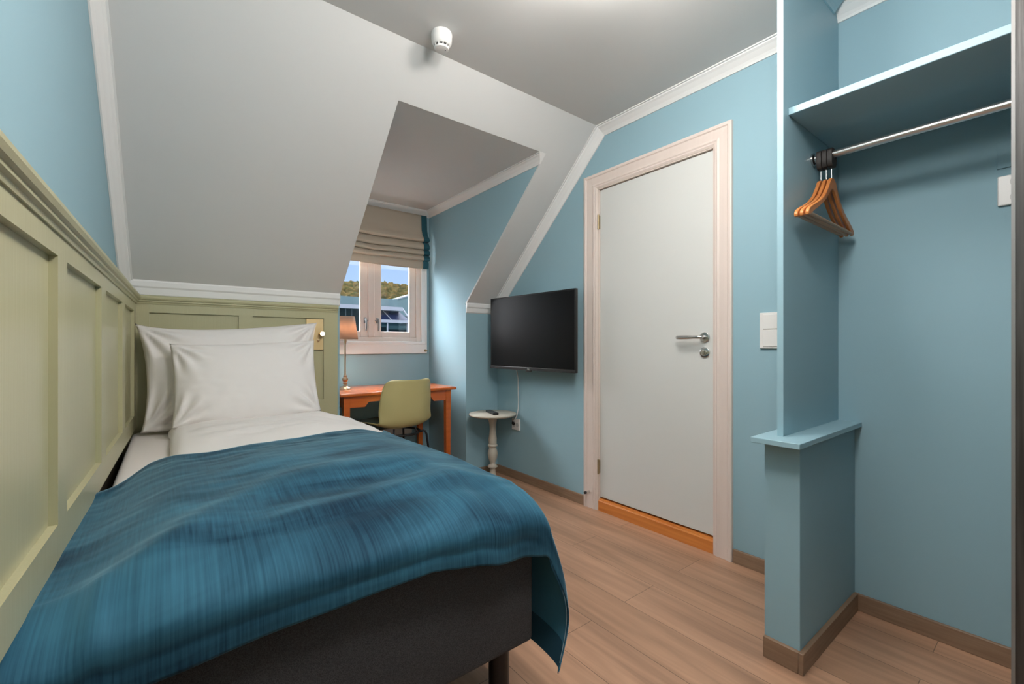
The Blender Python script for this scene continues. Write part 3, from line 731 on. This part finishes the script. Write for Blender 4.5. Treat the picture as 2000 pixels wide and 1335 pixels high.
def chair():
    cx, cy = 1.272, 2.78
    c = empty('desk_chair', (cx, cy+.15, 0)); c.rotation_euler = (0, 0, .13); tag(c, 'olive green plastic shell chair with dark seat pad pushed up to the desk', 'chair')
    prof = [(.385, .446, .175), (.375, .459, .195), (.33, .460, .207), (.22, .453, .212), (.12, .448, .214), (.06, .452, .213), (.02, .469, .212), (-.005, .500, .211), (-.018, .54, .211),
            (-.028, .60, .210), (-.037, .67, .204), (-.045, .73, .193), (-.050, .76, .182), (-.052, .775, .165), (-.052, .782, .135)]
    def f(u, v):
        i = v*(len(prof)-1); k = min(int(i), len(prof)-2); t = i-k
        def cr(j):
            p = [prof[max(0, min(len(prof)-1, k+q))][j] for q in (-1, 0, 1, 2)]
            return .5*((2*p[1]) + (-p[0]+p[2])*t + (2*p[0]-5*p[1]+4*p[2]-p[3])*t*t + (-p[0]+3*p[1]-3*p[2]+p[3])*t**3)
        y, z, w = cr(0), cr(1), cr(2)
        a = 2*u-1
        back = sstep(.30, .62, v)
        curl = abs(a)**2.6
        x = a*w*(1-.05*curl)
        y += back*curl*.075*(1-.35*sstep(.75, 1, v)); z += (1-back)*curl*.045*(sstep(.05, .3, v))
        z += back*(1-sstep(.55, .75, v))*curl*.02
        return (cx+x, cy+y, z)
    o = obj('shell', MB().grid(f, 40, 70), M['green_shell'], c, smooth=PI)
    md = o.modifiers.new('thick', 'SOLIDIFY'); md.thickness = .007; md.offset = 0
    def pad(u, v):
        a, b = 2*u-1, 2*v-1
        x = a*math.sqrt(1-b*b/2.6)*.20; y = b*math.sqrt(1-a*a/2.6)*.20
        return x, y
    mb = MB()
    mb.grid(lambda u, v: (cx+pad(u, v)[0], cy+.235+pad(u, v)[1], .475+.006*(1-max(abs(2*u-1), abs(2*v-1))**6)), 24, 24)
    mb.grid(lambda u, v: (cx+pad(u, v)[0], cy+.235+pad(u, v)[1], .464), 24, 24)
    bmesh.ops.remove_doubles(mb.bm, verts=mb.bm.verts, dist=.0002)
    o = obj('seat_pad', mb, M['pad'], c, smooth=PI)
    md = o.modifiers.new('thick', 'SOLIDIFY'); md.thickness = .008; md.offset = 0
    # under-frame: a ring below the shell and four splayed legs
    n = 40; ring = [(cx+.165*math.cos(2*PI*i/n), cy+.175+.165*math.sin(2*PI*i/n), .405) for i in range(n+1)]
    mb = MB().tube(ring, .0075, 10, cap=False)
    for a in (-2.2, -1.0, 1.0, 2.2): mb.tube([(cx+.165*math.cos(a), cy+.175+.165*math.sin(a), .405), (cx+.14*math.cos(a), cy+.175+.14*math.sin(a), .446)], .006, 8)
    obj('under_frame', mb, M['black_metal'], c, smooth=.8)
    for sx, sy in ((-1, -1), (1, -1), (-1, 1), (1, 1)):
        a = math.atan2(sy, sx)
        P = lambda r, z: (cx+r*math.cos(a), cy+.175+r*math.sin(a), z)
        obj('leg', MB().tube([P(.165, .405), P(.19, .414), P(.205, .410), P(.215, .39), P(.24, .2), P(.265, .004)], .0075, 10), M['black_metal'], c, smooth=.8)
chair()

# ---------------------------------------------------------------- small round table, remote, television
tx, ty = 1.903, 2.672
t = empty('side_table', (tx, ty, 0)); tag(t, 'small round cream pedestal table in the corner under the television', 'side table')
obj('table_top', MB().lathe([(.05, .487), (.165, .492), (.174, .497), (.177, .503), (.174, .509), (.165, .511), (.001, .511)], tx, ty, 64), M['greige'], t, smooth=.7)
obj('pedestal', MB().lathe([(.085, 0), (.087, .006), (.083, .013), (.060, .020), (.040, .032), (.027, .050), (.021, .075), (.019, .098), (.024, .106), (.036, .112), (.037, .119), (.030, .126), (.021, .133), (.019, .142),
    (.024, .156), (.033, .178), (.037, .205), (.035, .228), (.028, .246), (.025, .256), (.030, .262), (.036, .268), (.036, .276), (.029, .282), (.030, .300), (.031, .318), (.026, .350), (.0225, .385), (.023, .415), (.028, .445), (.036, .468), (.040, .478), (.050, .487)], tx, ty, 40), M['greige'], t, smooth=.9)
def remote():
    r = empty('remote_control', (1.885, 2.655, .511), -.28); tag(r, 'black television remote lying on the small round table', 'remote control')
    obj('body', MB().box(-.021, .021, -.085, .085, 0, .017, .004), M['black_plastic'], r, local=True)
    mb = MB()
    for i in range(6):
        for j in range(3): mb.box(-.014+j*.011, -.008+j*.011, -.065+i*.022, -.055+i*.022, .0165, .0185)
    obj('buttons', mb, mat('grey_buttons', (.05, .05, .05), .5), r, local=True)
remote()
def tv():
    A = Vector((1.939, 2.737, 0)); B = Vector((1.990, 1.903, 0))
    mid = (A+B)/2; d = (B-A).normalized(); ang = math.atan2(d.y, d.x)
    t = empty('television', (mid.x, mid.y, .84), ang); tag(t, 'black flat television on the blue wall above the small round table', 'television')
    L = (B-A).length/2; z0, z1 = 0, .525        # local x along the screen, local -y faces the room?
    f = -1 if Vector((-d.y, d.x)).x > 0 else 1   # side of local y that faces the room
    F = lambda a, b: (min(a*f, b*f), max(a*f, b*f))
    ya, yb = F(-.012, .0); 
    bz = MB(); y0, y1 = F(0, .022)
    bz.box(-L, L, *F(-.014, .010), z0, z1, .003)
    cs = obj('case', bz, M['black_plastic'], t, local=True, smooth=.6)
    obj('back_cover', MB().box(-L+.09, L-.09, *F(-.05, -.013), .05, .40, .012), M['black_plastic'], t, local=True, smooth=.6)
    obj('screen', MB().box(-L+.010, L-.010, *F(.009, .0108), .022, z1-.010), M['screen'], cs, local=True)
    obj('bottom_bezel', MB().box(-L, L, *F(.009, .013), z0, .020, .002), mat('charcoal_bezel', (.028, .028, .03), .3), t, local=True)
    obj('sensor_nub', MB().box(-.022, .022, *F(.002, .012), -.010, .002, .003), M['black_plastic'], t, local=True)
    obj('logo_mark', MB().box(-.012, .012, *F(.0128, .0134), .007, .012), M['chrome'], cs, local=True)
    mb = MB(); mb.box(-.05, .05, *F(-.062, -.045), .16, .34, .004)
    obj('wall_bracket', mb, M['black_metal'], t, local=True)
    r = tag(obj('wall_mount', MB().box(XR-.062, XR, 2.27, 2.37, 1.02, 1.16, .004), M['black_metal']), 'black wall mount bracket hidden behind the television', 'bracket')
tv()
cab = [(2.02, 2.56, .86), (2.045, 2.562, .82), (2.062, 2.568, .76), (2.074, 2.582, .66), (2.082, 2.588, .60), (2.083, 2.592, .54), (2.080, 2.61, .475), (2.070, 2.632, .44), (2.066, 2.634, .43)]
c = empty('power_cable', (2.06, 2.6, .43)); tag(c, 'white cable hanging from the television to the wall socket', 'cable')
obj('cord', MB().tube(cab, .0042, 10), M['cable'], c, smooth=PI)
obj('plug', MB().tube([(2.066, 2.634, .436), (2.066, 2.635, .425), (2.074, 2.635, .416)], [.008, .012, .013], 12), M['black_plastic'], c, smooth=.8)
s = empty('wall_socket', (XR, 2.622, .375)); tag(s, 'white double wall socket low beside the small round table', 'socket')
pl = obj('plate', MB().box(XR-.012, XR, 2.577, 2.667, .372, .456, .003), M['white_plastic'], s)
for y in (2.600, 2.640): obj('outlet_ring', MB().lathe([(.017, XR-.0118), (.017, XR-.0135), (.014, XR-.0138), (.013, XR-.0122)], y, .412, 24, 'X'), M['grey_ring'], pl, smooth=.6)

# light switch by the closet
s = empty('light_switch', (XR, .832, 1.0)); tag(s, 'white double light switch on the wall between door and closet', 'light switch')
pl = obj('plate', MB().box(XR-.011, XR, .792, .872, .998, 1.156, .002), M['white_plastic'], s)
obj('rocker', MB().box(XR-.015, XR-.010, .798, .857, 1.083, 1.148, .0015), M['white_plastic'], pl)
obj('rocker', MB().box(XR-.014, XR-.010, .798, .857, 1.006, 1.080, .0015), M['white_plastic'], pl)

# ---------------------------------------------------------------- closet fittings
sh = tag(obj('closet_shelf', MB().box(1.60, XR, -.95, .582, 1.763, 1.786), M['blue_trim'], bevel=.002), 'pale blue shelf board across the top of the open closet', 'shelf')
RX, RZ = 1.815, 1.672
r = empty('clothes_rail', (RX, -.2, RZ)); tag(r, 'chrome clothes rail below the closet shelf', 'clothes rail')
obj('rail', MB().tube([(RX, -.95, RZ), (RX, .582, RZ)], .0125, 20), M['steel'], r, smooth=.8)
obj('end_socket', MB().lathe([(.022, .582), (.022, .576), (.015, .572), (.015, .566)], RX, RZ, 24, 'Y'), M['chrome'], r, smooth=.7)
def hanger(y):
    h = empty('coat_hanger', (RX, y, RZ))
    # half outline of the wooden shoulders, (x, z) from the rail centre
    topc = [(0, -.070), (.012, -.071), (.026, -.080), (.045, -.108), (.075, -.143), (.115, -.172), (.160, -.194), (.200, -.212), (.222, -.226), (.228, -.238), (.224, -.248)]
    botc = [(.210, -.246), (.180, -.227), (.140, -.207), (.100, -.184), (.066, -.160), (.040, -.136), (.018, -.117), (0, -.111)]
    right = [(x, -.248+(z+.248)*.925) for x, z in topc + botc]
    pol = right + [(-x, z) for x, z in reversed(right[1:-1])]
    obj('shoulders', MB().ext([(RX+x, RZ+z) for x, z in pol], 'Y', y-.0055, y+.0055), M['hanger'], h, bevel=.0025)
    obj('trouser_bar', MB().tube([(RX-.215, y, RZ-.240), (RX+.215, y, RZ-.240)], .0055, 12), M['hanger_bar'], h, smooth=.8)
    obj('hook', MB().tube([(RX, y, RZ-.088), (RX, y, RZ-.04)], .0013, 8), M['chrome'], h, smooth=.8)
    n = 24; out = []; inn = []
    for i in range(n):
        a = 2*PI*i/n+PI/n; cx_, cz_ = math.cos(a), math.sin(a); k = .026/max(abs(cx_), abs(cz_))
        k = min(k, .031); out.append((RX+cx_*k*.95, RZ+cz_*k*(.72 if cz_ > 0 else 1.75))); inn.append((RX+cx_*.0138, RZ+cz_*.0138))
    mb = MB(); V = lambda p, yy: mb.bm.verts.new((p[0], yy, p[1]))
    A = [V(p, y-.0075) for p in out]; B = [V(p, y-.0075) for p in inn]; A2 = [V(p, y+.0075) for p in out]; B2 = [V(p, y+.0075) for p in inn]
    for i in range(n):
        j = (i+1) % n
        for q in ((A[i], A[j], B[j], B[i]), (A2[i], A2[j], B2[j], B2[i]), (A[i], A[j], A2[j], A2[i]), (B[i], B[j], B2[j], B2[i])): mb.bm.faces.new(q)
    obj('hook_block', mb, mat('dark_brown_plastic', (.016, .011, .009), .5), h, bevel=.0015)
    return h
h0 = hanger(.5245); tag(h0, 'wooden coat hanger on the closet rail, the frontmost of the row of three', 'coat hanger', 'coat hangers on the rail')
dup(h0, (RX, .5405, RZ), 'wooden coat hanger on the closet rail, the middle one of the three')
dup(h0, (RX, .5565, RZ), 'wooden coat hanger on the closet rail, the one nearest the blue partition')
for o in list(C.objects):
    if o.name.startswith('coat_hanger'): pass
s = empty('closet_socket', (XR, .12, 1.45)); tag(s, 'white double socket on the closet back wall, partly behind the dark door', 'socket')
pl = obj('plate', MB().box(XR-.012, XR, .074, .157, 1.452, 1.546, .003), M['white_plastic'], s)
for z in (1.523, 1.475): obj('outlet_ring', MB().lathe([(.0185, XR-.0118), (.0185, XR-.0135), (.0155, XR-.0138), (.0145, XR-.0122)], .112, z, 24, 'X'), M['grey_ring'], pl, smooth=.6)
s = empty('cover_plate', (XR, .11, 1.57)); tag(s, 'blue painted blank cover plate above the closet socket', 'cover plate')
obj('plate', MB().box(XR-.006, XR, .076, .159, 1.572, 1.654, .001), M['blue'], s)
obj('screw', MB().lathe([(.003, XR-.006), (.003, XR-.0068), (.001, XR-.007)], .142, 1.613, 12, 'X'), M['blue'], s)
sd = empty('sliding_door', (1.51, -.33, .0)); tag(sd, 'dark wood sliding closet door at the right edge with a thin pale metal edge', 'closet door')
obj('leaf', MB().box(1.50, 1.525, -.72, .0862, .008, ZC-.03), M['dark_wood'], sd)
obj('edge_profile', MB().box(1.498, 1.527, .0862, .0922, .008, ZC-.03), M['alu'], sd)
tk = tag(obj('door_track', MB().box(1.495, 1.53, -.95, .05, ZC-.03, ZC), M['alu']), 'metal ceiling track carrying the dark sliding door', 'track')

# ---------------------------------------------------------------- smoke detector and ceiling lamp, added fill globe
sx_, sy_ = .918, 1.662
s = empty('smoke_detector', (sx_, sy_, ZC)); tag(s, 'white round smoke detector on the flat ceiling', 'smoke detector')
obj('mount', MB().lathe([(.042, ZC), (.042, ZC-.005), (.038, ZC-.006)], sx_, sy_, 48), M['white_plastic'], s, smooth=.6)
obj('body', MB().lathe([(.044, ZC-.006), (.0445, ZC-.010), (.0435, ZC-.012), (.0435, ZC-.028), (.042, ZC-.040), (.036, ZC-.050), (.032, ZC-.053), (.001, ZC-.0535)], sx_, sy_, 48), M['white_plastic'], s, smooth=.6)
obj('cap', MB().lathe([(.030, ZC-.061), (.031, ZC-.064), (.029, ZC-.069), (.022, ZC-.071), (.001, ZC-.072)], sx_, sy_, 40), M['white_plastic'], s, smooth=.6)
obj('vent_core', MB().lathe([(.026, ZC-.053), (.026, ZC-.062)], sx_, sy_, 32), M['black_hole'], s, smooth=.6)
mb = MB()
for i in range(10):
    a = 2*PI*i/10; mb.tube([(sx_+.029*math.cos(a), sy_+.029*math.sin(a), ZC-.052), (sx_+.029*math.cos(a), sy_+.029*math.sin(a), ZC-.063)], .0025, 6)
obj('vent_ribs', mb, M['white_plastic'], s)
obj('indicator', MB().lathe([(.002, ZC-.071), (.002, ZC-.073)], sx_+.012, sy_-.010, 10), M['black_hole'], s)
def ceiling_lamp(x, y, mlit, label):
    l = empty('ceiling_lamp', (x, y, ZC)); tag(l, label, 'ceiling lamp')
    obj('rim', MB().lathe([(.134, ZC), (.137, ZC-.006), (.137, ZC-.024), (.133, ZC-.026), (.131, ZC-.024), (.131, ZC-.015)], x, y, 48), M['chrome'], l, smooth=.6)
    obj('dome', MB().lathe([(.128, ZC-.015), (.129, ZC-.05), (.127, ZC-.10), (.120, ZC-.125), (.102, ZC-.142), (.07, ZC-.152), (.035, ZC-.155), (.001, ZC-.156)], x, y, 48), mlit, l, smooth=PI)
ceiling_lamp(1.06, .84, M['dome_lit'], 'round lit ceiling lamp just above the top of the view')
px_, py_ = .62, .30
l = empty('fill_globe', (px_, py_, ZC)); tag(l, 'round white globe added out of view to even out the room light', 'fill light')  # added fill light, unseen, to soften the contrast in the room
obj('fill_canopy', MB().lathe([(.05, ZC), (.05, ZC-.012), (.012, ZC-.03)], px_, py_, 32), M['white_plastic'], l, smooth=.7)
obj('fill_stem', MB().tube([(px_, py_, ZC-.02), (px_, py_, ZC-.15)], .006, 10), M['chrome'], l, smooth=.8)
obj('added_globe', MB().lathe([(max(.001, .15*math.sin(PI*i/20)), ZC-.29+.15*math.cos(PI*i/20)) for i in range(21)], px_, py_, 40), M['dome_fill'], l, smooth=PI)

# ---------------------------------------------------------------- outside the window
OM = {
 'clad': mat('grey_green_cladding', (.17, .24, .24), .8, spec=.04), 'eave': mat('pale_fascia', (.42, .42, .44), .8, spec=.04),
 'dark': mat('dark_glazing', (.006, .012, .014), .5, spec=.04), 'bluegl': mat('blue_glazing', (.022, .030, .065), .5, spec=.04),
 'tealgl': mat('teal_glazing', (.035, .07, .076), .5, spec=.04), 'wallg': mat('grey_render', (.07, .085, .09), .9, spec=.04), 'snow': mat('pale_roofing', (.25, .24, .23), .8, spec=.04),
 'red': mat('red_chimney_brick', (.12, .04, .03), .8, spec=.04),
}
b = empty('neighbour_building', (11, 32, -12)); tag(b, 'grey green flat-roofed building with sloped glazing across the street', 'building')
Yb = 30
obj('wall', MB().box(6, 17, Yb+.35, Yb+9, -12, 3.2), OM['wallg'], b)
obj('roof_band', MB().box(6, 13.0, Yb, Yb+8, 3.78, 4.32), OM['clad'], b)
obj('fascia', MB().box(6, 13.3, Yb-.25, Yb+8, 3.50, 3.76), OM['eave'], b)
obj('glazing', MB().box(6, 10.9, Yb+.1, Yb+.4, -2, 3.50), OM['dark'], b)
mb = MB()
for x in (7.2, 8.4, 9.35, 9.75, 10.5): mb.box(x, x+.05, Yb+.02, Yb+.12, -2, 3.5)
obj('glazing_bar', mb, OM['wallg'], b)
obj('sloped_glazing', MB().prism([(11.0, Yb+.6, 3.6), (13.25, Yb+.6, 3.6), (13.75, Yb-.4, 2.82), (11.0, Yb-.4, 2.82)], [(11.0, Yb+1.2, 3.6), (13.25, Yb+1.2, 3.6), (13.75, Yb+1, 2.7), (11.0, Yb+1, 2.7)]), OM['bluegl'], b)
mb = MB(); mb.tube([(13.28, Yb-.1, 3.72), (13.82, Yb-.5, 2.75)], .06, 8); mb.box(11.0, 13.85, Yb-.55, Yb-.38, 2.62, 2.82); mb.box(12.03, 12.12, Yb-.45, Yb-.40, 1.0, 2.62); mb.box(13.55, 13.68, Yb-.45, Yb-.3, 1.0, 2.62)
mb.tube([(12.05, Yb+.5, 3.58), (12.36, Yb-.42, 2.84)], .03, 8)
obj('glazing_frame', mb, OM['eave'], b)
obj('lower_glazing', MB().box(11.0, 13.6, Yb-.3, Yb+.3, .5, 2.62), OM['tealgl'], b)
mb = MB().box(11.0, 12.0, Yb-.36, Yb-.3, .5, 2.3); mb.box(12.15, 13.5, Yb-.36, Yb-.3, .5, 2.15)
obj('dark_window', mb, OM['dark'], b)
g = empty('gabled_building', (19.5, 43, -12)); tag(g, 'pale gabled metal roof behind the flat-roofed building', 'building')
obj('roof', MB().prism([(17.1, 40, 3.2), (17.1, 40, 5.35), (21.5, 40, 6.85), (21.5, 40, 3.2)], [(17.1, 46, 3.2), (17.1, 46, 5.35), (21.5, 46, 6.85), (21.5, 46, 3.2)]), OM['clad'], g)
obj('roof_edge', MB().tube([(16.6, 39.9, 5.25), (21.5, 39.9, 6.92)], .08, 8), OM['eave'], g)
obj('wall', MB().box(17.3, 23, 40.2, 46, -12, 3.4), OM['wallg'], g)
h = empty('distant_house', (50, 120, 2)); tag(h, 'small white house with red roof below the wooded hill', 'house')
obj('wall', MB().box(49.3, 52.3, 118, 122, 0, 12.9), OM['snow'], h)
obj('roof', MB().ext([(48.9, 12.9), (52.7, 12.9), (50.8, 14.4)], 'Y', 117.6, 122.4), OM['red'], h)
p = empty('gasket_stand_in', (10.33, 29, -12)); tag(p, 'thin dark bar outside, standing in for the gasket edge of the left window sash', 'stand_in')
obj('dark_bar', MB().tube([(9.98, 29, -12), (9.98, 29, 6.6)], .035, 8), M['black_metal'], p)  # stands in for the dark gasket edge of the left pane
hillm = mat('wooded_hillside', (.015, .018, .0065), 1, spec=0, var=((.34, .34, .34), (.052, .034, .013), .13), coords='Object')
def hill(u, v):
    x = 20+330*u; y = 250+300*v
    rid = 64.5-3.2*sstep(135, 190, x) + 2.5*math.sin(x*.045) + 12*sstep(200, 330, x)
    z = -6+rid*sstep(0, .5, v)*1.0 + 3.2*noise.noise(Vector((x*.22, y*.22, 0))) + 1.6*noise.noise(Vector((x*.6, y*.6, 5)))
    return (x, y, z)
struct('hill', MB().grid(hill, 260, 140), hillm, 'brown and green wooded hillside beyond the roofs', 'hill', smooth=PI)
struct('ground', MB().box(-40, 400, 8, 560, -12.5, -12), OM['wallg'], 'street level outside far below the window', 'ground')
